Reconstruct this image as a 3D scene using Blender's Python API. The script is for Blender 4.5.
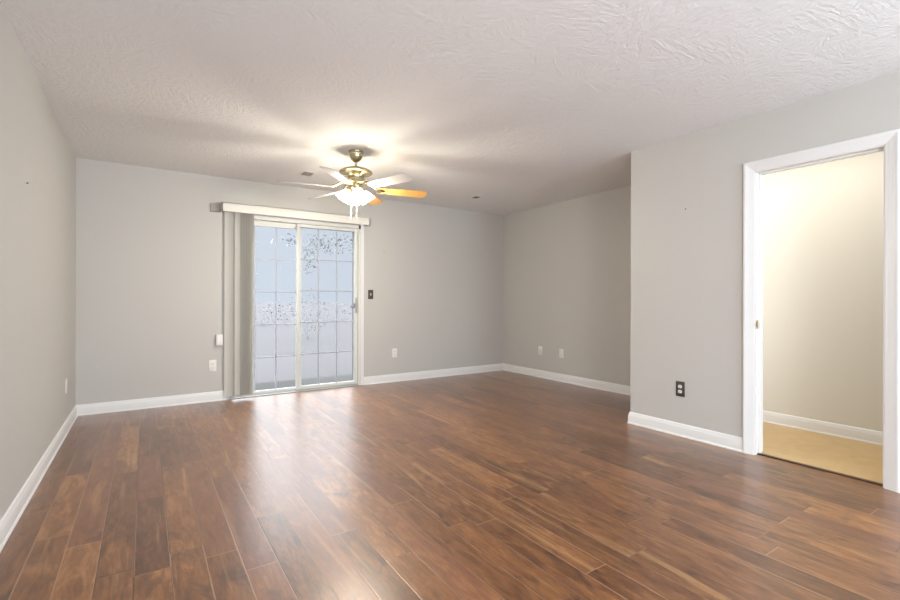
import bpy, bmesh, math, random
from mathutils import Vector, Matrix
PI = math.pi
for o in list(bpy.data.objects):
    bpy.data.objects.remove(o)
SC = bpy.context.scene
COL = SC.collection

# ------------------------------------------------------------------ camera
cam_data = bpy.data.cameras.new('camera')
cam = bpy.data.objects.new('camera', cam_data)
COL.objects.link(cam)
F_PX = 459.79
cam_data.sensor_width = 36.0
cam_data.sensor_fit = 'HORIZONTAL'
cam_data.lens = F_PX / 900 * 36.0
cam_data.shift_y = -(300 - 299.36) / 900
cam_data.clip_start = 0.02
cam_data.clip_end = 500
YAW = math.radians(33.595)
ROLL = math.radians(0.15)
CAM = Vector((0.5414, -5.5727, 1.1104))
fw = Vector((math.sin(YAW), math.cos(YAW), 0))
rt = Vector((math.cos(YAW), -math.sin(YAW), 0))
up = Vector((0, 0, 1))
r2 = rt * math.cos(ROLL) + up * math.sin(ROLL)
u2 = up * math.cos(ROLL) - rt * math.sin(ROLL)
M = Matrix((r2, u2, -fw)).transposed().to_4x4()
M.translation = CAM
cam.matrix_world = M
SC.camera = cam

# ------------------------------------------------------------------ world, exposure
SC.view_settings.view_transform = 'Standard'
SC.view_settings.look = 'None'
SC.view_settings.gamma = 1.0
SC.view_settings.use_curve_mapping = False
SC.view_settings.exposure = 0.29

SKY_HORIZON = (0.56, 0.605, 0.685)
SKY_ZENITH = (6.0, 6.0, 6.1)
W = bpy.data.worlds.new('overcast_sky')
SC.world = W
W.use_nodes = True
nt = W.node_tree
nt.nodes.clear()
tc = nt.nodes.new('ShaderNodeTexCoord')
sp = nt.nodes.new('ShaderNodeSeparateXYZ')
mr = nt.nodes.new('ShaderNodeMapRange')
mr.interpolation_type = 'SMOOTHSTEP'
mr.inputs['From Min'].default_value = 0.13
mr.inputs['From Max'].default_value = 0.52
mx = nt.nodes.new('ShaderNodeMix')
mx.data_type = 'RGBA'
mx.clamp_factor = True
mx.inputs[6].default_value = (*SKY_HORIZON, 1)
mx.inputs[7].default_value = (*SKY_ZENITH, 1)
bg = nt.nodes.new('ShaderNodeBackground')
wo = nt.nodes.new('ShaderNodeOutputWorld')
nt.links.new(tc.outputs['Generated'], sp.inputs[0])
nt.links.new(sp.outputs['Z'], mr.inputs['Value'])
nt.links.new(mr.outputs['Result'], mx.inputs[0])
nt.links.new(mx.outputs[2], bg.inputs['Color'])
nt.links.new(bg.outputs[0], wo.inputs['Surface'])


def area(name, loc, target, sx, sy, power, color, portal=False):
    l = bpy.data.lights.new(name, 'AREA')
    l.shape = 'RECTANGLE'
    l.size = sx
    l.size_y = sy
    l.energy = power
    l.color = color
    o = bpy.data.objects.new(name, l)
    o.location = loc
    d = Vector(target) - Vector(loc)
    o.rotation_euler = d.to_track_quat('-Z', 'Z').to_euler()
    COL.objects.link(o)
    if portal:
        l.cycles.is_portal = True
    return o


# fill lights added behind the camera, brightening the nook and left wall
area('rear_window_light', (0.80, -7.45, 1.40), (4.9, -1.6, 1.7), 1.1, 1.6, 92, (0.93, 0.95, 1.0))
area('rear_window_light', (3.30, -7.45, 1.40), (0.0, -3.0, 1.7), 1.2, 1.6, 88, (0.72, 0.86, 1.0))
# ceiling lamp of the side hall
area('hall_lamp_light', (4.72, -4.05, 2.38), (4.72, -4.05, 0), 0.6, 1.5, 9, (1.0, 0.95, 0.86))
# unseen fill lights added at both ends of the side hall
area('hall_end_light', (4.78, -3.22, 1.35), (4.78, -6, 1.2), 0.8, 1.9, 7.0, (1.0, 0.95, 0.87))
area('hall_end_light', (4.78, -7.4, 1.2), (4.9, -3, 0.9), 0.8, 1.9, 13, (1.0, 0.96, 0.89))
# daylight portal of the sliding door
area('door_portal', (2.07, 0.20, 1.02), (2.07, -2, 1.02), 1.6, 2.04, 1, (1, 1, 1), portal=True)

FAN_POWER = 22.0
FAN_COLOR = (1.0, 0.91, 0.77)


# ------------------------------------------------------------------ materials
def new_mat(name):
    m = bpy.data.materials.new(name)
    m.use_nodes = True
    n = m.node_tree
    return m, n, n.nodes['Principled BSDF']


def noise(n, scale, detail=4, rough=0.5, dist=0.0, vec=None):
    t = n.nodes.new('ShaderNodeTexNoise')
    t.inputs['Scale'].default_value = scale
    t.inputs['Detail'].default_value = detail
    t.inputs['Roughness'].default_value = rough
    t.inputs['Distortion'].default_value = dist
    if vec is not None:
        n.links.new(vec, t.inputs['Vector'])
    return t


def objvec(n, scale=(1, 1, 1)):
    g = n.nodes.new('ShaderNodeNewGeometry')
    mp = n.nodes.new('ShaderNodeMapping')
    mp.inputs['Scale'].default_value = scale
    n.links.new(g.outputs['Position'], mp.inputs['Vector'])
    return mp.outputs[0]


def bump(n, b, height, strength, dist):
    bp = n.nodes.new('ShaderNodeBump')
    bp.inputs['Strength'].default_value = strength
    bp.inputs['Distance'].default_value = dist
    n.links.new(height, bp.inputs['Height'])
    n.links.new(bp.outputs[0], b.inputs['Normal'])
    return bp


def mixc(n, fac, a, b):
    m = n.nodes.new('ShaderNodeMix')
    m.data_type = 'RGBA'
    for sock, v in ((m.inputs[0], fac), (m.inputs[6], a), (m.inputs[7], b)):
        if isinstance(v, (int, float)):
            sock.default_value = v
        elif isinstance(v, tuple):
            sock.default_value = (*v, 1)
        else:
            n.links.new(v, sock)
    return m.outputs[2]


def plain(name, color, rough=0.5, metal=0.0, var=0.06, scale=20, bstr=0.0, bscale=200, spec=0.5):
    m, n, b = new_mat(name)
    v = objvec(n)
    t = noise(n, scale, 3, vec=v)
    c = mixc(n, t.outputs['Fac'], tuple(x * (1 - var) for x in color), tuple(min(1, x * (1 + var)) for x in color))
    n.links.new(c, b.inputs['Base Color'])
    b.inputs['Roughness'].default_value = rough
    b.inputs['Metallic'].default_value = metal
    b.inputs['Specular IOR Level'].default_value = spec
    if bstr:
        t2 = noise(n, bscale, 3, vec=v)
        bump(n, b, t2.outputs['Fac'], bstr, 0.002)
    return m


MAT = {}
MAT['wall'] = plain('wall_paint', (0.540, 0.528, 0.500), 0.55, var=0.012, scale=1.5, bstr=0.12, bscale=160, spec=0.35)
MAT['hall_wall'] = plain('hall_paint', (0.70, 0.68, 0.625), 0.6, var=0.012, scale=1.5, bstr=0.1, bscale=160, spec=0.3)
MAT['trim'] = plain('white_trim_paint', (0.77, 0.77, 0.76), 0.35, var=0.01)
MAT['plastic'] = plain('white_plastic', (0.80, 0.79, 0.75), 0.4, var=0.01)
MAT['vinyl'] = plain('white_vinyl_frame', (0.66, 0.67, 0.635), 0.4, var=0.015)
MAT['muntin'] = plain('grid_bar', (0.40, 0.43, 0.49), 0.45, var=0.02)
def make_vane():
    m = plain('blind_vane', (0.84, 0.83, 0.79), 0.55, var=0.03, scale=60)
    n = m.node_tree
    out = n.nodes['Material Output']
    tl = n.nodes.new('ShaderNodeBsdfTranslucent')
    tl.inputs[0].default_value = (0.84, 0.83, 0.79, 1)
    mi = n.nodes.new('ShaderNodeMixShader')
    mi.inputs[0].default_value = 0.45
    n.links.new(n.nodes['Principled BSDF'].outputs[0], mi.inputs[1])
    n.links.new(tl.outputs[0], mi.inputs[2])
    n.links.new(mi.outputs[0], out.inputs['Surface'])
    return m


MAT['vane'] = make_vane()
MAT['valance'] = plain('valance_cream', (0.76, 0.75, 0.69), 0.45, var=0.01)
MAT['taupe'] = plain('taupe_block', (0.36, 0.34, 0.31), 0.6, var=0.03)
MAT['bronze'] = plain('dark_bronze_plate', (0.075, 0.068, 0.055), 0.4, metal=0.3, var=0.05)
MAT['dark'] = plain('dark_slot', (0.04, 0.04, 0.04), 0.6)
MAT['grey_metal'] = plain('grey_metal', (0.30, 0.31, 0.35), 0.35, metal=0.4)
MAT['steel'] = plain('sill_aluminium', (0.40, 0.41, 0.41), 0.45, metal=0.2)
MAT['brass'] = plain('antique_brass', (0.52, 0.47, 0.31), 0.26, metal=1.0, var=0.12, scale=40)
MAT['strike'] = plain('strike_brass', (0.62, 0.52, 0.34), 0.3, metal=0.9)
MAT['blade_pale'] = plain('pale_blade', (0.56, 0.54, 0.52), 0.4, var=0.03)  # glare put into the colour of otherwise oak blades
MAT['chain'] = plain('pale_chain', (0.36, 0.35, 0.32), 0.4, metal=0.2)
MAT['concrete'] = plain('concrete', (0.049, 0.048, 0.053), 0.8, var=0.12, scale=6, bstr=0.2, bscale=60)
MAT['step'] = plain('weathered_step', (0.016, 0.0165, 0.0175), 0.8, var=0.2, scale=8)
MAT['ground'] = plain('pale_ground', (0.052, 0.051, 0.057), 0.9, var=0.08, scale=0.7)
MAT['bark'] = plain('bark', (0.25, 0.25, 0.26), 0.85, var=0.2)
MAT['leaf'] = plain('frosty_leaf', (0.165, 0.18, 0.185), 0.7, var=0.25, scale=9)  # haze put into the leaf colour as a pale grey
MAT['leaf_far'] = plain('misty_leaf', (0.19, 0.20, 0.215), 0.8, var=0.2, scale=3)  # distant haze put into the bush colour
MAT['threshold'] = plain('dark_threshold', (0.06, 0.03, 0.018), 0.4, var=0.15)
MAT['vent'] = plain('vent_grey', (0.42, 0.41, 0.39), 0.5)
MAT['siding'] = plain('siding', (0.55, 0.55, 0.55), 0.7)


def make_blade_wood():
    m, n, b = new_mat('oak_blade')
    v = objvec(n, (1, 1, 1))
    t = noise(n, 9, 5, 0.6, 1.2, v)
    c = mixc(n, t.outputs['Fac'], (0.50, 0.22, 0.045), (0.86, 0.50, 0.13))
    n.links.new(c, b.inputs['Base Color'])
    b.inputs['Roughness'].default_value = 0.35
    return m


MAT['blade_wood'] = make_blade_wood()


def make_ceiling():
    m, n, b = new_mat('stippled_ceiling')
    v = objvec(n)
    b.inputs['Base Color'].default_value = (0.84, 0.85, 0.855, 1)
    b.inputs['Roughness'].default_value = 0.9
    b.inputs['Specular IOR Level'].default_value = 0.1
    # brushed stomp texture: streaky fans of plaster, each turned its own way
    vo = n.nodes.new('ShaderNodeTexVoronoi')
    vo.inputs['Scale'].default_value = 5.5
    n.links.new(v, vo.inputs['Vector'])
    a = n.nodes.new('ShaderNodeVectorRotate')
    a.rotation_type = 'Z_AXIS'
    ang = n.nodes.new('ShaderNodeMath')
    ang.operation = 'MULTIPLY'
    ang.inputs[1].default_value = 6.28
    sx = n.nodes.new('ShaderNodeSeparateXYZ')
    n.links.new(vo.outputs['Color'], sx.inputs[0])
    n.links.new(sx.outputs[0], ang.inputs[0])
    n.links.new(v, a.inputs['Vector'])
    n.links.new(vo.outputs['Position'], a.inputs['Center'])
    n.links.new(ang.outputs[0], a.inputs['Angle'])
    mp = n.nodes.new('ShaderNodeMapping')
    mp.inputs['Scale'].default_value = (8, 40, 8)
    n.links.new(a.outputs[0], mp.inputs['Vector'])
    t1 = noise(n, 1.0, 3, 0.6, 0.8, mp.outputs[0])
    t2 = noise(n, 22, 5, 0.65, 0.8, v)
    ad = n.nodes.new('ShaderNodeMath')
    ad.operation = 'ADD'
    n.links.new(t1.outputs['Fac'], ad.inputs[0])
    n.links.new(t2.outputs['Fac'], ad.inputs[1])
    bump(n, b, ad.outputs[0], 0.5, 0.012)
    return m


MAT['ceiling'] = make_ceiling()


def mth(n, op, a, b=None):
    m = n.nodes.new('ShaderNodeMath')
    m.operation = op
    for s, v in zip(m.inputs, (a, b)):
        if v is None:
            continue
        if isinstance(v, (int, float)):
            s.default_value = v
        else:
            n.links.new(v, s)
    return m.outputs[0]


def make_floor():
    m, n, b = new_mat('walnut_planks')
    PW, PL = 0.127, 1.15
    g = n.nodes.new('ShaderNodeNewGeometry')
    s = n.nodes.new('ShaderNodeSeparateXYZ')
    n.links.new(g.outputs['Position'], s.inputs[0])
    X, Y = s.outputs[0], s.outputs[1]
    xs = mth(n, 'DIVIDE', X, PW)
    row = mth(n, 'FLOOR', xs)
    wn = n.nodes.new('ShaderNodeTexWhiteNoise')
    wn.noise_dimensions = '1D'
    n.links.new(row, wn.inputs['W'])
    off = mth(n, 'MULTIPLY', wn.outputs['Value'], 7.0)
    # rows differ a little in plank length
    rl = mth(n, 'ADD', mth(n, 'MULTIPLY', wn.outputs['Value'], 0.5), 0.72)
    ys = mth(n, 'ADD', mth(n, 'DIVIDE', mth(n, 'DIVIDE', Y, PL), rl), off)
    colm = mth(n, 'FLOOR', ys)
    cx = n.nodes.new('ShaderNodeCombineXYZ')
    n.links.new(row, cx.inputs[0])
    n.links.new(colm, cx.inputs[1])
    w2 = n.nodes.new('ShaderNodeTexWhiteNoise')
    w2.noise_dimensions = '3D'
    n.links.new(cx.outputs[0], w2.inputs['Vector'])
    rnd = w2.outputs['Value']
    rs = n.nodes.new('ShaderNodeSeparateXYZ')
    n.links.new(w2.outputs['Color'], rs.inputs[0])
    # grain, shifted per plank
    sh = n.nodes.new('ShaderNodeVectorMath')
    sh.operation = 'MULTIPLY_ADD'
    n.links.new(w2.outputs['Color'], sh.inputs[0])
    sh.inputs[1].default_value = (31, 47, 19)
    n.links.new(g.outputs['Position'], sh.inputs[2])

    def grain(sc, scale, det, ro, di):
        mp = n.nodes.new('ShaderNodeMapping')
        mp.inputs['Scale'].default_value = sc
        n.links.new(sh.outputs[0], mp.inputs['Vector'])
        return noise(n, scale, det, ro, di, mp.outputs[0]).outputs['Fac']
    g1 = grain((1, 0.14, 1), 48, 6, 0.65, 0.9)
    g2 = grain((1, 0.30, 1), 13, 5, 0.62, 1.0)
    g3 = grain((1, 0.45, 1), 10, 3, 0.55, 0.8)
    ramp = n.nodes.new('ShaderNodeValToRGB')
    el = ramp.color_ramp.elements
    el[0].position = 0.0
    el[0].color = (0.0605, 0.0208, 0.0072, 1)
    el[1].position = 1.0
    el[1].color = (0.3864, 0.1776, 0.0640, 1)
    e = el.new(0.35)
    e.color = (0.1411, 0.0536, 0.0184, 1)
    e = el.new(0.7)
    e.color = (0.2394, 0.0984, 0.0328, 1)
    tone = mth(n, 'ADD', mth(n, 'MULTIPLY', rnd, 0.46),
               mth(n, 'ADD', mth(n, 'MULTIPLY', mth(n, 'SUBTRACT', g1, 0.5), 1.1),
                   mth(n, 'ADD', mth(n, 'MULTIPLY', mth(n, 'SUBTRACT', g2, 0.5), 1.35), 0.28)))
    n.links.new(tone, ramp.inputs[0])
    # dark mineral streaks and knots
    kn = n.nodes.new('ShaderNodeMapRange')
    kn.inputs['From Min'].default_value = 0.61
    kn.inputs['From Max'].default_value = 0.72
    n.links.new(g3, kn.inputs['Value'])
    c1 = mixc(n, mth(n, 'MULTIPLY', kn.outputs[0], 0.72), ramp.outputs[0], (0.055, 0.025, 0.016))
    g4 = grain((1, 0.055, 1), 17, 3, 0.5, 0.4)
    sw = n.nodes.new('ShaderNodeMapRange')
    sw.inputs['From Min'].default_value = 0.60
    sw.inputs['From Max'].default_value = 0.70
    n.links.new(g4, sw.inputs['Value'])
    c1 = mixc(n, mth(n, 'MULTIPLY', sw.outputs[0], 0.38), c1, (0.52, 0.30, 0.125))
    # reddish planks here and there
    c2 = mixc(n, mth(n, 'MULTIPLY', mth(n, 'GREATER_THAN', rs.outputs[1], 0.72), 0.35), c1, (0.20, 0.075, 0.045))
    # seams
    fx = mth(n, 'FRACT', xs)
    dx = mth(n, 'MULTIPLY', mth(n, 'MINIMUM', fx, mth(n, 'SUBTRACT', 1.0, fx)), PW)
    fy = mth(n, 'FRACT', ys)
    dy = mth(n, 'MULTIPLY', mth(n, 'MULTIPLY', mth(n, 'MINIMUM', fy, mth(n, 'SUBTRACT', 1.0, fy)), PL), rl)
    dd = mth(n, 'MINIMUM', dx, dy)
    sm = n.nodes.new('ShaderNodeMapRange')
    sm.inputs['From Min'].default_value = 0.0007
    sm.inputs['From Max'].default_value = 0.0034
    n.links.new(dd, sm.inputs['Value'])
    seam = sm.outputs[0]
    # worn light bevel on some long edges, dark gaps on the rest
    edge = mixc(n, mth(n, 'GREATER_THAN', rs.outputs[2], 0.45), (0.06, 0.027, 0.016), (0.34, 0.19, 0.11))
    c3 = mixc(n, seam, edge, c2)
    n.links.new(c3, b.inputs['Base Color'])
    b.inputs['Roughness'].default_value = 0.34
    b.inputs['Specular IOR Level'].default_value = 0.12
    b.inputs['Coat Weight'].default_value = 1.0
    b.inputs['Coat Roughness'].default_value = 0.30
    b.inputs['Coat IOR'].default_value = 1.55
    h = mth(n, 'ADD', mth(n, 'MULTIPLY', seam, 0.6), mth(n, 'MULTIPLY', g2, 0.5))
    bp = bump(n, b, h, 0.22, 0.002)
    n.links.new(bp.outputs[0], b.inputs['Coat Normal'])
    return m


MAT['floor'] = make_floor()


def make_vinyl_floor():
    m, n, b = new_mat('tan_vinyl')
    v = objvec(n, (1, 1, 1))
    t = noise(n, 5, 5, 0.6, 1.5, v)
    t2 = noise(n, 20, 4, 0.6, 0.5, v)
    c = mixc(n, t.outputs['Fac'], (0.40, 0.26, 0.11), (0.66, 0.47, 0.24))
    c = mixc(n, mth(n, 'MULTIPLY', t2.outputs['Fac'], 0.4), c, (0.58, 0.42, 0.20))
    n.links.new(c, b.inputs['Base Color'])
    b.inputs['Roughness'].default_value = 0.4
    return m


MAT['vinyl_floor'] = make_vinyl_floor()


def make_glass():
    m, n, b = new_mat('window_glass')
    n.nodes.remove(b)
    out = n.nodes['Material Output']
    tr = n.nodes.new('ShaderNodeBsdfTransparent')
    tr.inputs[0].default_value = (0.97, 0.985, 0.99, 1)
    gl = n.nodes.new('ShaderNodeBsdfGlossy')
    gl.inputs['Roughness'].default_value = 0.02
    fr = n.nodes.new('ShaderNodeFresnel')
    fr.inputs['IOR'].default_value = 1.04
    mi = n.nodes.new('ShaderNodeMixShader')
    n.links.new(fr.outputs[0], mi.inputs[0])
    n.links.new(tr.outputs[0], mi.inputs[1])
    n.links.new(gl.outputs[0], mi.inputs[2])
    n.links.new(mi.outputs[0], out.inputs['Surface'])
    return m


MAT['glass'] = make_glass()


def make_screen():
    m, n, b = new_mat('insect_mesh')
    n.nodes.remove(b)
    out = n.nodes['Material Output']
    tr = n.nodes.new('ShaderNodeBsdfTransparent')
    di = n.nodes.new('ShaderNodeBsdfDiffuse')
    di.inputs[0].default_value = (0.42, 0.45, 0.48, 1)
    mi = n.nodes.new('ShaderNodeMixShader')
    mi.inputs[0].default_value = 0.06
    n.links.new(tr.outputs[0], mi.inputs[1])
    n.links.new(di.outputs[0], mi.inputs[2])
    n.links.new(mi.outputs[0], out.inputs['Surface'])
    return m


MAT['screen'] = make_screen()


def make_shade_glass():
    m, n, b = new_mat('frosted_shade')
    n.nodes.remove(b)
    out = n.nodes['Material Output']
    tl = n.nodes.new('ShaderNodeBsdfTranslucent')
    tl.inputs[0].default_value = (0.95, 0.92, 0.85, 1)
    tr = n.nodes.new('ShaderNodeBsdfTransparent')
    tr.inputs[0].default_value = (1, 0.98, 0.94, 1)
    di = n.nodes.new('ShaderNodeBsdfPrincipled')
    di.inputs['Base Color'].default_value = (0.9, 0.88, 0.83, 1)
    di.inputs['Roughness'].default_value = 0.25
    m1 = n.nodes.new('ShaderNodeMixShader')
    m1.inputs[0].default_value = 0.60
    n.links.new(tl.outputs[0], m1.inputs[1])
    n.links.new(tr.outputs[0], m1.inputs[2])
    m2 = n.nodes.new('ShaderNodeMixShader')
    m2.inputs[0].default_value = 0.15
    n.links.new(m1.outputs[0], m2.inputs[1])
    n.links.new(di.outputs[0], m2.inputs[2])
    n.links.new(m2.outputs[0], out.inputs['Surface'])
    return m


MAT['shade'] = make_shade_glass()


def make_bulb():
    m, n, b = new_mat('glowing_bulb')
    b.inputs['Base Color'].default_value = (0.9, 0.88, 0.8, 1)
    b.inputs['Emission Color'].default_value = (1.0, 0.88, 0.68, 1)
    b.inputs['Emission Strength'].default_value = 3.0
    return m


MAT['bulb'] = make_bulb()


# ------------------------------------------------------------------ mesh helpers
class MB:
    def __init__(s):
        s.bm = bmesh.new()

    def box(s, a, b, bev=0.0, seg=2, mat=None):
        x0, y0, z0 = (min(p, q) for p, q in zip(a, b))
        x1, y1, z1 = (max(p, q) for p, q in zip(a, b))
        t = bmesh.new()
        r = bmesh.ops.create_cube(t, size=1.0)
        for v in t.verts:
            v.co = Vector(((x0 + x1) / 2 + v.co.x * (x1 - x0), (y0 + y1) / 2 + v.co.y * (y1 - y0),
                           (z0 + z1) / 2 + v.co.z * (z1 - z0)))
        if bev > 0:
            bmesh.ops.bevel(t, geom=list(t.edges), offset=bev, segments=seg, profile=0.5, affect='EDGES')
        s.merge(t, mat)
        return s

    def merge(s, t, mat=None):
        if mat is not None:
            bmesh.ops.transform(t, matrix=mat, verts=t.verts)
        me = bpy.data.meshes.new('tmp')
        t.to_mesh(me)
        t.free()
        s.bm.from_mesh(me)
        bpy.data.meshes.remove(me)

    def lathe(s, prof, n=32, mat=None, cap=True):
        t = bmesh.new()
        rings = []
        for r, z in prof:
            if r < 1e-5:
                rings.append([t.verts.new((0, 0, z))])
            else:
                rings.append([t.verts.new((r * math.cos(2 * PI * k / n), r * math.sin(2 * PI * k / n), z)) for k in range(n)])
        for a, b in zip(rings, rings[1:]):
            for k in range(n):
                k2 = (k + 1) % n
                if len(a) == 1 and len(b) == 1:
                    continue
                if len(a) == 1:
                    t.faces.new((a[0], b[k2], b[k]))
                elif len(b) == 1:
                    t.faces.new((a[k], a[k2], b[0]))
                else:
                    t.faces.new((a[k], a[k2], b[k2], b[k]))
        bmesh.ops.recalc_face_normals(t, faces=t.faces)
        s.merge(t, mat)
        return s

    def tube(s, pts, r, n=10):
        pts = [Vector(p) for p in pts]
        t = bmesh.new()
        rings = []
        rr = r if isinstance(r, (list, tuple)) else [r] * len(pts)
        for i, p in enumerate(pts):
            d = (pts[min(i + 1, len(pts) - 1)] - pts[max(i - 1, 0)]).normalized()
            a = d.orthogonal().normalized() if i == 0 else (rings_a - d * rings_a.dot(d)).normalized()
            rings_a = a
            c = d.cross(a)
            rings.append([t.verts.new(p + (a * math.cos(2 * PI * k / n) + c * math.sin(2 * PI * k / n)) * rr[i]) for k in range(n)])
        for a, b in zip(rings, rings[1:]):
            for k in range(n):
                t.faces.new((a[k], a[(k + 1) % n], b[(k + 1) % n], b[k]))
        t.faces.new(rings[0][::-1])
        t.faces.new(rings[-1])
        bmesh.ops.recalc_face_normals(t, faces=t.faces)
        s.merge(t)
        return s

    def prism(s, outline, z0, z1, bev=0.0, mat=None):
        t = bmesh.new()
        lo = [t.verts.new((x, y, z0)) for x, y in outline]
        hi = [t.verts.new((x, y, z1)) for x, y in outline]
        t.faces.new(lo[::-1])
        t.faces.new(hi)
        for k in range(len(lo)):
            k2 = (k + 1) % len(lo)
            t.faces.new((lo[k], lo[k2], hi[k2], hi[k]))
        bmesh.ops.recalc_face_normals(t, faces=t.faces)
        if bev:
            bmesh.ops.bevel(t, geom=[e for e in t.edges if abs(e.verts[0].co.z - e.verts[1].co.z) < 1e-6], offset=bev,
                            segments=2, profile=0.5, affect='EDGES')
        s.merge(t, mat)
        return s

    def build(s, name, mat, parent=None, smooth=False, loc=None, origin=None):
        me = bpy.data.meshes.new(name)
        s.bm.normal_update()
        if origin is not None:
            bmesh.ops.translate(s.bm, vec=-Vector(origin), verts=s.bm.verts)
        s.bm.to_mesh(me)
        s.bm.free()
        me.materials.append(MAT[mat] if isinstance(mat, str) else mat)
        if smooth:
            me.polygons.foreach_set('use_smooth', [True] * len(me.polygons))
            try:
                me.set_sharp_from_angle(angle=math.radians(40))
            except Exception:
                pass
        o = bpy.data.objects.new(name, me)
        COL.objects.link(o)
        if parent is not None:
            o.parent = parent
        if origin is not None:
            o.location = origin
        if loc is not None:
            o.location = loc
        return o


def tag(o, label, cat, group=None):
    o['label'] = label
    o['category'] = cat
    if group:
        o['group'] = group
    return o


def thing(name, label, cat, loc=(0, 0, 0), rz=0.0, group=None):
    o = bpy.data.objects.new(name, None)
    o.empty_display_size = 0.05
    COL.objects.link(o)
    o.location = loc
    o.rotation_euler = (0, 0, rz)
    return tag(o, label, cat, group)


def structure(o):
    o['kind'] = 'structure'
    return o


def copy_tree(o, parent=None):
    c = o.copy()
    COL.objects.link(c)
    c.parent = parent
    for ch in list(o.children):
        copy_tree(ch, c)
    return c


# ------------------------------------------------------------------ room shell
H = 2.44
RW = 5.254          # right wall of the nook and of the hall
DX = 4.189          # face of the wall with the doorway
EY = -3.023         # end of that wall
RY = -7.6           # wall behind the camera
TW = 0.14
# sliding door opening (in the back wall) and side doorway
SX0, SX1, SZ = 1.29, 2.862, 2.06
GY0, GY1, GZ = -4.742, -4.022, 2.045

mb = MB()
mb.box((-TW, RY - TW, -0.12), (RW + TW, 0.16, 0.0))
structure(mb.build('floor', 'floor'))
mb = MB()
mb.box((-TW, RY - TW, H), (RW + TW, 0.16, H + 0.12))
structure(mb.build('ceiling', 'ceiling'))
mb = MB()
mb.box((-TW, RY - TW, 0), (0, 0.16, H))
structure(mb.build('wall_left', 'wall'))
mb = MB()
mb.box((0, 0, 0), (SX0, 0.16, H)).box((SX1, 0, 0), (RW, 0.16, H)).box((SX0, 0, SZ), (SX1, 0.16, H))
structure(mb.build('wall_back', 'wall'))
mb = MB()
mb.box((RW, EY, 0), (RW + TW, 0.16, H))
structure(mb.build('wall_right', 'wall'))
mb = MB()
mb.box((RW, RY - TW, 0), (RW + TW, EY, H))
structure(mb.build('wall_hall_right', 'hall_wall'))
# wall with the doorway: painted like the room, with its end facing the nook
mb = MB()
mb.box((DX, GY1, 0), (DX + 0.12, EY, H)).box((DX, GY0, GZ), (DX + 0.12, GY1, H)).box((DX, RY, 0), (DX + 0.12, GY0, H))
structure(mb.build('wall_doorway', 'wall'))
mb = MB()
mb.box((DX + 0.12, EY - 0.12, 0), (RW, EY, H))
structure(mb.build('wall_nook', 'wall'))
mb = MB()
mb.box((DX + 0.12, EY - 0.13, 0), (RW, EY - 0.12, H))
structure(mb.build('wall_hall_end', 'hall_wall'))
# wall behind the camera, its unseen windows added to carry fill light
mb = MB()
WINS = [(0.2, 1.4), (2.65, 3.95)]
WZ0, WZ1 = 0.55, 2.25
xs_ = [0.0, 0.2, 1.4, 2.65, 3.95, RW]
for i in (0, 2, 4):
    mb.box((xs_[i], RY - TW, 0), (xs_[i + 1], RY, H))
for x0, x1 in WINS:
    mb.box((x0, RY - TW, 0), (x1, RY, WZ0)).box((x0, RY - TW, WZ1), (x1, RY, H))
structure(mb.build('wall_rear', 'wall'))
for i, (x0, x1) in enumerate(WINS):
    mb = MB()
    for x in (x0 + 0.03, (x0 + x1) / 2, x1 - 0.03):
        mb.box((x - 0.03, RY - 0.1, WZ0), (x + 0.03, RY - 0.03, WZ1))
    mb.box((x0, RY - 0.1, WZ0), (x1, RY - 0.03, WZ0 + 0.06)).box((x0, RY - 0.1, WZ1 - 0.06), (x1, RY - 0.03, WZ1))
    win = structure(mb.build('window_%d' % (i + 1), 'trim'))
    mb = MB()
    mb.box((x0, RY - 0.07, WZ0), (x1, RY - 0.064, WZ1))
    mb.build('window_pane', 'glass', win)
# vinyl floor of the hall, laid flush beside the hardwood
mb = MB()
mb.box((DX + 0.06, RY, 0.0), (RW, EY - 0.13, 0.004))
structure(mb.build('floor_hall', 'vinyl_floor'))
mb = MB()
mb.prism([(DX + 0.030, GY0), (DX + 0.062, GY0), (DX + 0.062, GY1), (DX + 0.030, GY1)], 0.0, 0.008, 0.003)
structure(mb.build('trim_threshold', 'threshold'))

# ------------------------------------------------------------------ baseboards
PROF = [(0.0, 0.0), (0.020, 0.0), (0.020, 0.006), (0.018, 0.012), (0.0145, 0.016), (0.0140, 0.070), (0.0125, 0.078),
        (0.0095, 0.084), (0.0085, 0.092), (0.0065, 0.098), (0.0030, 0.103), (0.0, 0.104)]


def baseboard(name, p0, p1, nrm, m0=0, m1=0):
    """profile swept from p0 to p1; m = 1 inside mitre, -1 outside mitre, 0 square"""
    p0, p1, nv = Vector((*p0, 0)), Vector((*p1, 0)), Vector((*nrm, 0))
    d = (p1 - p0).normalized()
    t = bmesh.new()
    a = [t.verts.new(p0 + nv * u + d * (u * m0) + Vector((0, 0, z))) for u, z in PROF]
    b = [t.verts.new(p1 + nv * u - d * (u * m1) + Vector((0, 0, z))) for u, z in PROF]
    for k in range(len(PROF)):
        k2 = (k + 1) % len(PROF)
        t.faces.new((a[k], a[k2], b[k2], b[k]))
    t.faces.new(a)
    t.faces.new(b[::-1])
    bmesh.ops.recalc_face_normals(t, faces=t.faces)
    q = MB()
    q.merge(t)
    return structure(q.build(name, 'trim', smooth=True))


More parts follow.
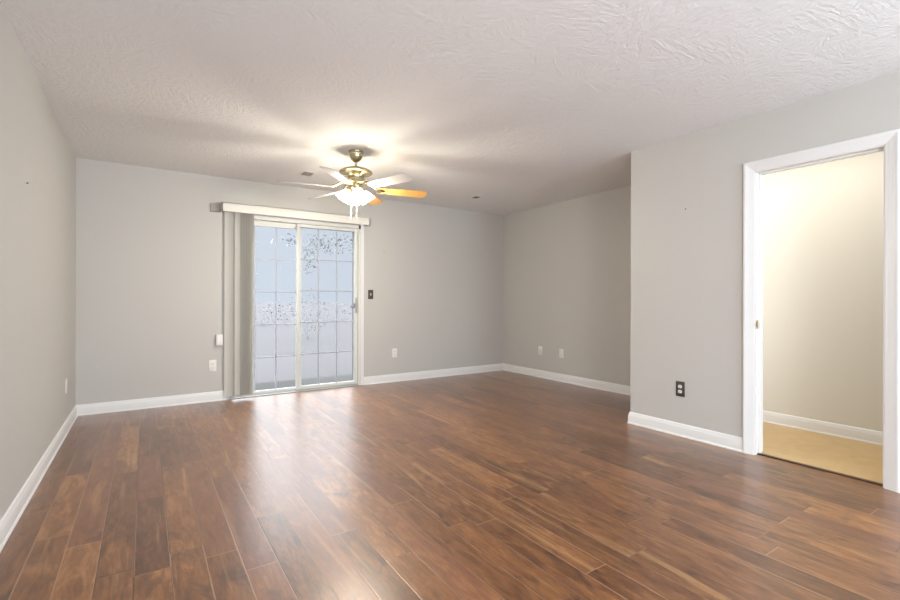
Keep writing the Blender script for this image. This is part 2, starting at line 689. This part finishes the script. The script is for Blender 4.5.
baseboard('baseboard_left', (0, RY), (0, 0), (1, 0), 1, 1)
baseboard('baseboard_back_left', (0, 0), (1.290, 0), (0, -1), 1, 0)
baseboard('baseboard_back_right', (2.902, 0), (RW, 0), (0, -1), 0, 1)
baseboard('baseboard_right', (RW, 0), (RW, EY), (-1, 0), 1, 1)
baseboard('baseboard_nook', (RW, EY), (DX, EY), (0, 1), 1, -1)
baseboard('baseboard_doorway', (DX, EY), (DX, -3.964), (-1, 0), -1, 0)
baseboard('baseboard_front', (DX, -4.812), (DX, RY), (-1, 0), 0, 1)
baseboard('baseboard_hall', (RW, EY - 0.13), (RW, RY), (-1, 0), 1, 1)
baseboard('baseboard_hall_end', (DX + 0.12, EY - 0.13), (RW, EY - 0.13), (0, -1), 0, 1)
baseboard('baseboard_rear', (0, RY), (DX, RY), (0, 1), 1, 1)

# ------------------------------------------------------------------ side doorway frame
CW = 0.072
CPROF = [(0.0, 0.0), (0.0, 0.016), (0.004, 0.019), (0.016, 0.019), (0.022, 0.015), (0.046, 0.012), (0.052, 0.009), (0.066, 0.008), (CW, 0.005), (CW, 0.0)]


def casing_strip(name, p0, p1, inner, out, parent, m0, m1):
    """mitred colonial casing; u runs from the outer edge (p0-p1) towards the opening"""
    p0, p1, inn, nv = Vector(p0), Vector(p1), Vector(inner), Vector(out)
    d = (p1 - p0).normalized()
    t = bmesh.new()
    a = [t.verts.new(p0 + inn * u + nv * h + d * (u * m0)) for u, h in CPROF]
    b = [t.verts.new(p1 + inn * u + nv * h - d * (u * m1)) for u, h in CPROF]
    for k in range(len(CPROF)):
        k2 = (k + 1) % len(CPROF)
        t.faces.new((a[k], a[k2], b[k2], b[k]))
    t.faces.new(a)
    t.faces.new(b[::-1])
    bmesh.ops.recalc_face_normals(t, faces=t.faces)
    q = MB()
    q.merge(t)
    return q.build(name, 'trim', parent, smooth=True)


mb = MB()
mb.box((DX, GY1 - 0.018, 0), (DX + 0.12, GY1, GZ)).box((DX, GY0, 0), (DX + 0.12, GY0 + 0.018, GZ))
mb.box((DX, GY0, GZ - 0.018), (DX + 0.12, GY1, GZ))
d2 = structure(mb.build('door_2', 'trim'))
yo = GY1 - 0.012 + CW
yi = GY0 + 0.012 - CW
zt = GZ - 0.012 + CW
for x0, out in ((DX, -1), (DX + 0.12, 1)):
    casing_strip('casing', (x0, yo, 0), (x0, yo, zt), (0, -1, 0), (out, 0, 0), d2, 0, 1)
    casing_strip('casing', (x0, yi, 0), (x0, yi, zt), (0, 1, 0), (out, 0, 0), d2, 0, 1)
    casing_strip('head_casing', (x0, yi, zt), (x0, yo, zt), (0, 0, -1), (out, 0, 0), d2, 1, 1)
mb = MB()
mb.box((DX + 0.045, GY1 - 0.028, 0), (DX + 0.080, GY1 - 0.016, GZ - 0.018), 0.002, 1)
mb.box((DX + 0.045, GY0 + 0.016, 0), (DX + 0.080, GY0 + 0.030, GZ - 0.018), 0.002, 1)
mb.box((DX + 0.045, GY0 + 0.018, GZ - 0.030), (DX + 0.080, GY1 - 0.018, GZ - 0.016), 0.002, 1)
mb.build('door_stop', 'trim', d2)
mb = MB()
mb.box((DX + 0.006, GY1 - 0.0205, 0.905), (DX + 0.040, GY1 - 0.0175, 0.965), 0.001, 1)
mb.box((DX - 0.004, GY1 - 0.0205, 0.92), (DX + 0.010, GY1 - 0.0185, 0.95), 0.001, 1)
mb.build('strike_plate', 'strike', d2)

# ------------------------------------------------------------------ sliding glass door
mb = MB()
mb.box((SX0, 0.0, 0.0), (SX0 + 0.035, 0.155, SZ)).box((SX1 - 0.030, 0.0, 0.0), (SX1, 0.155, SZ))
mb.box((SX0, 0.0, SZ - 0.045), (SX1, 0.155, SZ))
d1 = structure(mb.build('door_1', 'vinyl'))
mb = MB()
mb.box((SX0 + 0.03, -0.012, 0.0), (SX1 - 0.025, 0.155, 0.010), 0.002, 1)
for yy in (0.030, 0.072, 0.114):
    mb.box((SX0 + 0.03, yy, 0.009), (SX1 - 0.025, yy + 0.006, 0.020))
mb.build('sill_track', 'steel', d1)
mb = MB()
mb.box((SX1 - 0.004, -0.013, 0.0), (SX1 + 0.040, 0.0, SZ + 0.045), 0.003, 2)
mb.build('casing', 'trim', d1)
mb = MB()
mb.box((SX0 + 0.005, -0.012, SZ - 0.004), (SX1 + 0.040, 0.0, SZ + 0.045), 0.003, 2)
mb.build('head_casing', 'trim', d1)


def door_panel(name, x0, x1, z0, z1, gx0, gx1, gz0, gz1, y, th):
    q = MB()
    q.box((x0, y, z0), (gx0, y + th, z1), 0.004, 2).box((gx1, y, z0), (x1, y + th, z1), 0.004, 2)
    q.box((gx0 - 0.004, y, z0), (gx1 + 0.004, y + th, gz0), 0.003, 1).box((gx0 - 0.004, y, gz1), (gx1 + 0.004, y + th, z1), 0.003, 1)
    p = q.build(name, 'vinyl', d1, smooth=True)
    q = MB()
    q.box((gx0 - 0.003, y + th * 0.42, gz0 - 0.003), (gx1 + 0.003, y + th * 0.58, gz1 + 0.003))
    q.build('glass_pane', 'glass', p)
    q = MB()
    for k in (1, 2):
        x = gx0 + (gx1 - gx0) * k / 3
        q.box((x - 0.007, y + th * 0.28, gz0), (x + 0.007, y + th * 0.72, gz1), 0.002, 1)
    for k in (1, 2, 3, 4):
        z = gz0 + (gz1 - gz0) * k / 5
        q.box((gx0, y + th * 0.30, z - 0.007), (gx1, y + th * 0.70, z + 0.007), 0.002, 1)
    q.build('grid_bars', 'muntin', p)
    return p


fixed = door_panel('fixed_panel', SX0 + 0.03, 2.135, 0.012, 2.02, 1.372, 2.075, 0.042, 1.955, 0.098, 0.035)
slider = door_panel('sliding_panel', 2.062, SX1 - 0.024, 0.018, 2.02, 2.099, 2.793, 0.058, 1.977, 0.042, 0.035)
# handle of the sliding panel
mb = MB()
mb.box((2.800, 0.034, 0.93), (2.828, 0.043, 1.13), 0.004, 2)
mb.tube([(2.812, 0.040, 0.95), (2.812, 0.008, 0.965), (2.812, -0.002, 1.0), (2.812, -0.002, 1.06), (2.812, 0.008, 1.095), (2.812, 0.040, 1.11)],
        0.007, 10)
hd = mb.build('handle', 'steel', slider, smooth=True)
mb = MB()
mb.lathe([(0, 0), (0.034, 0), (0.036, 0.006), (0.030, 0.016), (0.012, 0.022), (0, 0.022)], 24,
         Matrix.Translation((2.770, 0.036, 1.025)) @ Matrix.Rotation(PI / 2, 4, 'X'))
mb.box((2.770, 0.028, 1.013), (2.806, 0.038, 1.037), 0.003, 1)
mb.build('lock_knob', 'grey_metal', slider, smooth=True)
# insect screen on the outer track, behind the sliding half
mb = MB()
sx0, sx1 = 2.10, SX1 - 0.034
mb.box((sx0, 0.139, 0.014), (sx0 + 0.022, 0.151, 2.0)).box((sx1 - 0.022, 0.139, 0.014), (sx1, 0.151, 2.0))
mb.box((sx0, 0.139, 0.014), (sx1, 0.151, 0.040)).box((sx0, 0.139, 1.985), (sx1, 0.151, 2.01))
scr = mb.build('screen_frame', 'grey_metal', d1)
mb = MB()
mb.box((sx0 + 0.015, 0.1445, 0.03), (sx1 - 0.015, 0.1455, 1.99))
mb.build('screen_mesh', 'screen', scr)

# ------------------------------------------------------------------ vertical blind
vb = thing('vertical_blind', 'white vertical blind drawn aside at left of glass door under long valance', 'blind', (1.232, -0.002, 0.0))
mb = MB()
L = 1.702
mb.box((0, -0.118, 2.052), (L, -0.106, 2.150), 0.003, 2)
mb.box((0, -0.118, 2.052), (0.012, 0.0, 2.150), 0.003, 2).box((L - 0.012, -0.118, 2.052), (L, 0.0, 2.150), 0.003, 2)
mb.box((0, -0.118, 2.140), (L, 0.0, 2.150), 0.002, 1)
mb.build('valance', 'valance', vb)
mb = MB()
mb.box((0.03, -0.075, 2.100), (L - 0.03, -0.035, 2.134), 0.003, 1)
mb.build('headrail', 'plastic', vb)
# vanes: (x, angle to the wall in degrees)
VANES = [(0.072, 30), (0.106, 58), (0.140, 24), (0.176, 52), (0.193, 50), (0.210, 53), (0.227, 51), (0.244, 52), (0.261, 50), (0.278, 49), (0.294, 46)]
for vx, va in VANES:
    t = bmesh.new()
    lo, hi = [], []
    n = 8
    for side in (0, 1):
        for k in (range(n + 1) if side == 0 else range(n, -1, -1)):
            u = (k / n - 0.5) * 0.089
            w = 0.007 * (1 - (2 * k / n - 1) ** 2) + (0.0012 if side else 0)
            c, s = math.cos(math.radians(va)), math.sin(math.radians(va))
            x, y = u * c + w * s, -u * s + w * c
            lo.append(t.verts.new((vx + x, -0.055 + y - 0.006, 0.045)))
            hi.append(t.verts.new((vx + x, -0.055 + y - 0.006, 2.085)))
    for k in range(len(lo)):
        k2 = (k + 1) % len(lo)
        t.faces.new((lo[k], lo[k2], hi[k2], hi[k]))
    t.faces.new(lo[::-1])
    t.faces.new(hi)
    bmesh.ops.recalc_face_normals(t, faces=t.faces)
    q = MB()
    q.merge(t)
    q.box((vx - 0.004, -0.064, 2.080), (vx + 0.004, -0.052, 2.102))
    q.build('vane', 'vane', vb, smooth=True)

# grey block on the wall left of the valance
mb = MB()
mb.box((1.128, -0.022, 2.052), (1.226, 0.0, 2.140), 0.004, 2)
tag(mb.build('wall_block', 'taupe', origin=(1.177, 0, 2.05)), 'small square taupe grey block on back wall against left end of valance', 'block')
# small white box and its cover beside the blind
mb = MB()
mb.box((1.186, -0.045, 0.605), (1.252, 0.0, 0.722), 0.006, 3)
wb = tag(mb.build('cord_box', 'plastic', origin=(1.22, 0, 0.6)), 'small white plastic box on the wall touching left edge of blind', 'box')
mb = MB()
mb.box((-0.024, -0.049, 0.018), (0.024, -0.043, 0.108), 0.003, 2)
mb.build('front_cover', 'plastic', wb)


# ------------------------------------------------------------------ outlets and switches
def plate_bm(w=0.074, h=0.122):
    q = MB()
    q.box((-w / 2, -0.006, -h / 2), (w / 2, 0, h / 2), 0.0035, 2)
    return q


def make_outlet(label, loc, rz, plate, face, group=None):
    t = thing('wall_outlet', label, 'outlet', loc, rz, group)
    plate_bm().build('cover_plate', plate, t, smooth=True)
    for dz in (-0.0205, 0.0205):
        q = MB()
        ol = [(0.0165 * math.cos(a), max(-0.013, min(0.013, 0.0175 * math.sin(a)))) for a in [2 * PI * k / 24 for k in range(24)]]
        q.prism(ol, 0.0, 0.0035, 0, Matrix.Translation((0, -0.0055, dz)) @ Matrix.Rotation(PI / 2, 4, 'X'))
        r = q.build('receptacle', face, t)
        q = MB()
        q.box((-0.0075, -0.0096, dz - 0.001), (-0.0050, -0.0088, dz + 0.008)).box((0.0050, -0.0096, dz - 0.0005), (0.0075, -0.0088, dz + 0.007))
        q.lathe([(0, 0), (0.0026, 0), (0.0026, 0.0008), (0, 0.0008)], 10, Matrix.Translation((0, -0.0088, dz - 0.0075)) @ Matrix.Rotation(PI / 2, 4, 'X'))
        q.build('slots', 'dark', r)
    q = MB()
    q.lathe([(0, 0), (0.003, 0), (0.0022, 0.0012), (0, 0.0014)], 12, Matrix.Translation((0, -0.0058, 0)) @ Matrix.Rotation(PI / 2, 4, 'X'))
    q.build('screw', plate, t)
    return t


RZ_RIGHT = PI / 2      # local -Y faces -X   (plates on the right hand walls)
RZ_LEFT = -PI / 2
make_outlet('white wall outlet on back wall between the corner and the cord box beside the blind', (1.157, 0, 0.386), 0, 'plastic', 'plastic')
make_outlet('white wall outlet low on back wall right of the sliding glass door', (3.348, 0, 0.387), 0, 'plastic', 'plastic')
make_outlet('white wall outlet on right nook wall, the one nearer the doorway', (RW, -1.216, 0.381), -PI / 2, 'plastic', 'plastic')
make_outlet('white wall outlet on left wall seen almost edge on', (0, -0.648, 0.386), PI / 2, 'plastic', 'plastic')
make_outlet('black plate wall outlet with white sockets left of the open doorway', (DX, -3.487, 0.384), -PI / 2, 'bronze', 'plastic')
# blank jack plate, further into the nook
t = thing('jack_plate', 'plain white jack plate on right nook wall, the one nearer the far corner', 'wall plate', (RW, -0.819, 0.383), -PI / 2)
plate_bm().build('cover_plate', 'plastic', t, smooth=True)
mb = MB()
mb.lathe([(0.0, 0.0), (0.0085, 0.0), (0.0085, 0.004), (0.0045, 0.005), (0.0045, 0.012), (0, 0.012)], 16,
         Matrix.Translation((0, -0.0055, 0)) @ Matrix.Rotation(PI / 2, 4, 'X'))
mb.build('jack', 'strike', t, smooth=True)
# dark switch beside the sliding door
t = thing('light_switch', 'dark bronze light switch plate on back wall right of sliding glass door', 'switch', (2.998, 0, 1.171), 0)
plate_bm(0.072, 0.120).build('cover_plate', 'bronze', t, smooth=True)
mb = MB()
mb.box((-0.006, -0.009, -0.013), (0.006, -0.005, 0.013), 0.001, 1)
mb.box((-0.0045, -0.020, 0.000), (0.0045, -0.006, 0.010), 0.002, 1, Matrix.Rotation(math.radians(-15), 4, 'X'))
mb.build('toggle', 'plastic', t)
for dz in (-0.03, 0.03):
    mb = MB()
    mb.lathe([(0, 0), (0.003, 0), (0.0022, 0.0012), (0, 0.0014)], 12, Matrix.Translation((0, -0.0058, dz)) @ Matrix.Rotation(PI / 2, 4, 'X'))
    mb.build('screw', 'strike', t)

# nails left in the walls, plus a scuff mark shaped as one
def nail(label, loc, rot):
    q = MB()
    q.lathe([(0, 0.010), (0.005, 0.010), (0.005, 0.008), (0.0018, 0.0075), (0.0018, 0.0), (0, 0)], 10, Matrix.Rotation(rot[0], 4, rot[1]))
    return tag(q.build('nail', 'dark', loc=loc), label, 'nail')


nail('small dark nail high on the left wall', (0.0, -2.20, 1.74), (PI / 2, 'Y'))
nail('small dark nail on back wall above and right of glass door', (3.185, 0.0, 1.746), (PI / 2, 'X'))
nail('small dark nail on the wall left of the open doorway casing', (DX, -3.53, 1.845), (-PI / 2, 'Y'))


# ------------------------------------------------------------------ ceiling vents
def vent(label, x, y, w, d):
    t = thing('ceiling_vent', label, 'vent', (x, y, H), 0, 'ceiling vents near the back wall')
    q = MB()
    q.box((-w / 2 - 0.025, -d / 2 - 0.025, -0.006), (w / 2 + 0.025, -d / 2, 0), 0.002, 1).box((-w / 2 - 0.025, d / 2, -0.006), (w / 2 + 0.025, d / 2 + 0.025, 0), 0.002, 1)
    q.box((-w / 2 - 0.025, -d / 2, -0.006), (-w / 2, d / 2, 0), 0.002, 1).box((w / 2, -d / 2, -0.006), (w / 2 + 0.025, d / 2, 0), 0.002, 1)
    q.build('frame', 'plastic', t)
    q = MB()
    q.box((-w / 2, -d / 2, -0.002), (w / 2, d / 2, 0.0))
    q.build('backing', 'dark', t)
    n = max(4, int(d / 0.018))
    for k in range(n):
        q = MB()
        yk = -d / 2 + d * (k + 0.5) / n
        q.box((-w / 2, -0.006, -0.0008), (w / 2, 0.006, 0.0008), 0, 1, Matrix.Translation((0, yk, -0.007)) @ Matrix.Rotation(math.radians(40), 4, 'X'))
        q.build('slat', 'vent', t)
    return t


vent('grey slotted ceiling vent left of the ceiling fan near back wall', 1.972, -0.68, 0.10, 0.14)
vent('small grey ceiling vent right of the fan near the far nook corner', 4.122, -0.79, 0.075, 0.10)

# ------------------------------------------------------------------ ceiling fan
FX, FY = 2.122, -1.66
fan = thing('ceiling_fan', 'antique brass ceiling fan with six blades and lit frosted tulip shades', 'ceiling fan', (FX, FY, H))
# heights below are world heights minus H
mb = MB()
mb.lathe([(0, 0), (0.066, 0), (0.068, -0.006), (0.066, -0.016), (0.060, -0.022), (0.058, -0.050), (0.048, -0.072), (0.030, -0.090), (0.020, -0.098), (0.014, -0.100), (0, -0.100)], 36)
mb.build('canopy', 'brass', fan, smooth=True)
mb = MB()
mb.tube([(0, 0, -0.095), (0, 0, -0.160)], 0.0115, 16)
mb.lathe([(0.0, -0.138), (0.022, -0.138), (0.026, -0.146), (0.026, -0.156), (0.0, -0.160)], 24)
mb.build('downrod', 'brass', fan, smooth=True)
mb = MB()
mb.lathe([(0, -0.150), (0.035, -0.152), (0.080, -0.158), (0.118, -0.168), (0.136, -0.180), (0.143, -0.194), (0.140, -0.204), (0.122, -0.210),
          (0.108, -0.214), (0.082, -0.220), (0.072, -0.228), (0.070, -0.240), (0.076, -0.246), (0.078, -0.290), (0.070, -0.296), (0.0, -0.298)], 48)
mot = mb.build('motor_housing', 'brass', fan, smooth=True)
mb = MB()
mb.lathe([(0.136, -0.183), (0.1465, -0.187), (0.1465, -0.197), (0.139, -0.202)], 48)
mb.build('trim_band', 'brass', mot, smooth=True)
mb = MB()
mb.lathe([(0, -0.296), (0.052, -0.297), (0.060, -0.305), (0.062, -0.318), (0.060, -0.334), (0.050, -0.346), (0.032, -0.354), (0.016, -0.360), (0, -0.362)], 36)
mb.build('switch_housing', 'brass', fan, smooth=True)
BZ = -0.335 + 0.0
BLADE_R = 0.665
outline = []
for k in range(11):      # blade: narrow root, wider rounded tip
    outline.append((0.205 + 0.006 * math.sin(PI * k / 10) * -1, -0.046 + 0.092 * (1 - k / 10)))
root = [(0.20, -0.048), (0.20, 0.048)]
tip = []
for k in range(13):
    a = PI / 2 - PI * k / 12
    tip.append((BLADE_R - 0.045 + 0.045 * math.cos(a), 0.064 * (abs(math.sin(a)) ** 0.6) * (1 if a >= 0 else -1)))
outline = [root[0], root[1]] + [(0.40, 0.059)] + tip + [(0.40, -0.059)]
outline = outline[::-1]
for k in range(6):
    ang = math.radians(48 + 60 * k)
    R = Matrix.Rotation(ang, 4, 'Z')
    pitch = Matrix.Translation((0, 0, BZ)) @ Matrix.Rotation(math.radians(-14), 4, 'X')
    q = MB()
    t = bmesh.new()
    q.box((0.060, -0.011, -0.288), (0.120, 0.011, -0.280), 0.002, 1)
    q.tube([(0.100, 0, -0.284), (0.135, 0, -0.290), (0.165, 0, -0.314), (0.190, 0, BZ + 0.010), (0.215, 0, BZ + 0.006)], [0.010, 0.010, 0.009, 0.010, 0.006], 10)
    q.prism([(0.185, -0.018), (0.215, -0.040), (0.245, -0.030), (0.262, -0.010), (0.285, 0.0), (0.262, 0.010), (0.245, 0.030), (0.215, 0.040), (0.185, 0.018)],
            -0.0085, -0.0035, 0.001, pitch)
    bmesh.ops.transform(q.bm, matrix=R, verts=q.bm.verts)
    q.build('blade_iron', 'brass', fan, smooth=True)
    q = MB()
    q.prism(outline, -0.0035, 0.0035, 0.0015, pitch)
    bmesh.ops.transform(q.bm, matrix=R, verts=q.bm.verts)
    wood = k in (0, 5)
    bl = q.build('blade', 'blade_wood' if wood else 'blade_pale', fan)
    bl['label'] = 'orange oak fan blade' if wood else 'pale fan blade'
# light kit
mb = MB()
mb.lathe([(0, -0.352), (0.030, -0.354), (0.040, -0.362), (0.038, -0.376), (0.026, -0.388), (0.012, -0.396), (0.008, -0.404), (0, -0.408)], 32)
mb.build('light_fitter', 'brass', fan, smooth=True)
for k in range(4):
    ang = math.radians(-101 + 90 * k)
    R = Matrix.Rotation(ang, 4, 'Z')
    tilt = Matrix.Translation((0.058, 0, -0.350)) @ Matrix.Rotation(math.radians(-34), 4, 'Y')
    q = MB()
    q.tube([(0.030, 0, -0.366), (0.042, 0, -0.350), (0.052, 0, -0.342), (0.060, 0, -0.350)], 0.007, 10)
    q.lathe([(0, 0.006), (0.020, 0.004), (0.025, -0.006), (0.025, -0.022), (0.0, -0.024)], 24, tilt)
    bmesh.ops.transform(q.bm, matrix=R, verts=q.bm.verts)
    arm = q.build('lamp_arm', 'brass', fan, smooth=True)
    q = MB()
    prof = [(0.024, -0.010), (0.029, -0.018), (0.041, -0.032), (0.049, -0.050), (0.052, -0.070), (0.056, -0.087), (0.064, -0.102), (0.067, -0.107)]
    inner = [(r - 0.0025, z) for r, z in prof[::-1]]
    t = bmesh.new()
    n = 40
    rings = []
    for r, z in prof + inner:
        fl = max(0.0, (-z - 0.06) / 0.047)
        ring = []
        for j in range(n):
            a = 2 * PI * j / n
            rr = r * (1 + 0.045 * fl * math.cos(8 * a))
            ring.append(t.verts.new((rr * math.cos(a), rr * math.sin(a), z + 0.005 * fl * math.cos(8 * a))))
        rings.append(ring)
    for a_, b_ in zip(rings, rings[1:]):
        for j in range(n):
            t.faces.new((a_[j], a_[(j + 1) % n], b_[(j + 1) % n], b_[j]))
    bmesh.ops.recalc_face_normals(t, faces=t.faces)
    q.merge(t, R @ tilt)
    sh = q.build('lamp_shade', 'shade', fan, smooth=True)
    q = MB()
    q.lathe([(0, -0.024), (0.012, -0.026), (0.014, -0.040), (0.022, -0.056), (0.026, -0.072), (0.022, -0.088), (0.010, -0.098), (0, -0.100)], 20, R @ tilt)
    q.build('bulb', 'bulb', sh, smooth=True)
    pl = bpy.data.lights.new('bulb_light', 'POINT')
    pl.energy = FAN_POWER
    pl.color = FAN_COLOR
    pl.shadow_soft_size = 0.045
    po = bpy.data.objects.new('bulb_light', pl)
    COL.objects.link(po)
    po.location = Vector((FX, FY, H)) + (R @ tilt @ Vector((0, 0, -0.112)))
for (cx, cy, zb) in ((-0.036, 0.024, 1.830 - H), (0.022, 0.036, 1.850 - H)):
    q = MB()
    q.tube([(cx, cy, -0.336), (cx, cy, zb + 0.024)], 0.0022, 8)
    c = q.build('pull_chain', 'chain', fan)
    q = MB()
    q.lathe([(0, 0.026), (0.003, 0.024), (0.006, 0.015), (0.0065, 0.006), (0.004, 0.0), (0, -0.001)], 14, Matrix.Translation((cx, cy, zb)))
    q.build('chain_knob', 'chain', c, smooth=True)

# ------------------------------------------------------------------ outside the sliding door
mb = MB()
mb.box((0.9, 0.16, -0.16), (3.4, 1.2, -0.055), 0.01, 2)
structure(mb.build('trim_step', 'step'))
mb = MB()
mb.box((-3, 0.16, -0.30), (10, 5.0, -0.16))
structure(mb.build('patio', 'concrete'))
mb = MB()
mb.box((-80, 5.0, -0.40), (120, 160, -0.18)).box((-80, -90, -0.40), (120, RY - 0.3, -0.20))
structure(mb.build('ground', 'ground'))


def leaf_cloud(q, rnd, centers, count, size):
    bm = q.bm
    for _ in range(count):
        c, rad = rnd.choice(centers)
        while True:
            d = Vector((rnd.uniform(-1, 1), rnd.uniform(-1, 1), rnd.uniform(-1, 1)))
            if d.length <= 1:
                break
        p = Vector(c) + Vector((d.x * rad[0], d.y * rad[1], d.z * rad[2]))
        a = Vector((rnd.uniform(-1, 1), rnd.uniform(-1, 1), rnd.uniform(-1, 0.2))).normalized()
        b = a.orthogonal().normalized()
        b = Matrix.Rotation(rnd.uniform(0, 2 * PI), 3, a) @ b
        s = size * rnd.uniform(0.7, 1.3)
        nrm = a.cross(b)
        vs = [bm.verts.new(p), bm.verts.new(p + a * s * 0.45 + b * s * 0.26 + nrm * s * 0.06), bm.verts.new(p + a * s),
              bm.verts.new(p + a * s * 0.45 - b * s * 0.26 + nrm * s * 0.06)]
        bm.faces.new((vs[0], vs[1], vs[2]))
        bm.faces.new((vs[0], vs[2], vs[3]))


rnd = random.Random(4)


def tree(label, x, y, z0, trunk, clouds, count, size, branches):
    t = thing('tree', label, 'tree', (x, y, z0))
    q = MB()
    q.tube(trunk, [0.045 - 0.03 * i / (len(trunk) - 1) for i in range(len(trunk))], 10)
    q.build('trunk', 'bark', t, smooth=True)
    for br in branches:
        q = MB()
        q.tube(br, [0.009 - 0.006 * i / (len(br) - 1) for i in range(len(br))], 7)
        q.build('branch', 'bark', t, smooth=True)
    q = MB()
    leaf_cloud(q, rnd, clouds, count, size)
    q.build('foliage', 'leaf', t)
    return t


# outside point for a pixel: px, distance beyond the wall
def out_pt(px, py, y):
    a, b = px - 450, py - 299.36
    d = fw * F_PX + rt * a - up * b
    return CAM + d * ((y - CAM.y) / d.y)


p = out_pt(298.6, 300, 5.6)
tx, ty = p.x, 5.6
def rel(px, py, y):
    v = out_pt(px, py, y)
    return (v.x - tx, v.y - ty, v.z + 0.18)


cl = [(rel(312, 247, 5.5), (0.35, 0.4, 0.28)), (rel(322, 240, 5.4), (0.4, 0.4, 0.2)), (rel(333, 245, 5.4), (0.4, 0.4, 0.26)), (rel(347, 243, 5.5), (0.4, 0.4, 0.26)),
      (rel(311, 262, 5.6), (0.2, 0.3, 0.3)), (rel(290, 240, 5.6), (0.2, 0.3, 0.16))]
tree('leafy tree outside the glass door with leaves hanging across the upper panes', tx, ty, -0.18,
     [(0, 0, 0), (0.01, 0, 0.8), (-0.01, 0.02, 1.6), (0.01, 0, 2.4), (0.02, 0.02, 2.9)], cl, 400, 0.070,
     [[(0.0, 0, 2.45), (0.4, -0.1, 2.75), (1.0, -0.2, 2.72)], [(0.0, 0, 2.45), (-0.12, -0.1, 2.7), (-0.3, 0, 2.75)], [(0.01, 0, 2.5), (0.7, 0.1, 2.85), (1.4, 0, 2.7)]])
for i, (px, y, s, lab) in enumerate([(263, 17, 0.50, 'pale misty bush far outside, seen through left door pane nearest blind'),
                                     (274, 19, 0.55, 'pale misty bush far outside, behind upright bar of left door panel'),
                                     (287, 17, 0.55, 'pale misty bush far outside, seen beside the middle stile of the door'),
                                     (308, 9, 0.60, 'loose pale bush outside, seen through first pane column right of middle stile'),
                                     (325, 16, 0.55, 'pale misty bush far outside, seen through middle pane column of right door panel'),
                                     (346, 18, 0.60, 'pale misty bush far outside, seen through the pane column beside door handle')]):
    g = out_pt(px, 300, y)
    t = thing('bush', lab, 'bush', (g.x, y, -0.18))
    q = MB()
    for k in range(5):
        a = 2 * PI * k / 5 + i
        q.tube([(0, 0, 0), (0.12 * math.cos(a), 0.12 * math.sin(a), 0.3), (0.4 * s * math.cos(a), 0.4 * s * math.sin(a), 0.8)], [0.006, 0.004, 0.002], 6)
    q.build('stems', 'leaf_far', t)
    q = MB()
    hz = 0.55 if i != 3 else 0.85
    leaf_cloud(q, rnd, [((0, 0, hz + 0.1), (s, s, hz))], 60 if i != 3 else 380, 0.10 if i != 3 else 0.055)
    q.build('foliage', 'leaf_far', t)
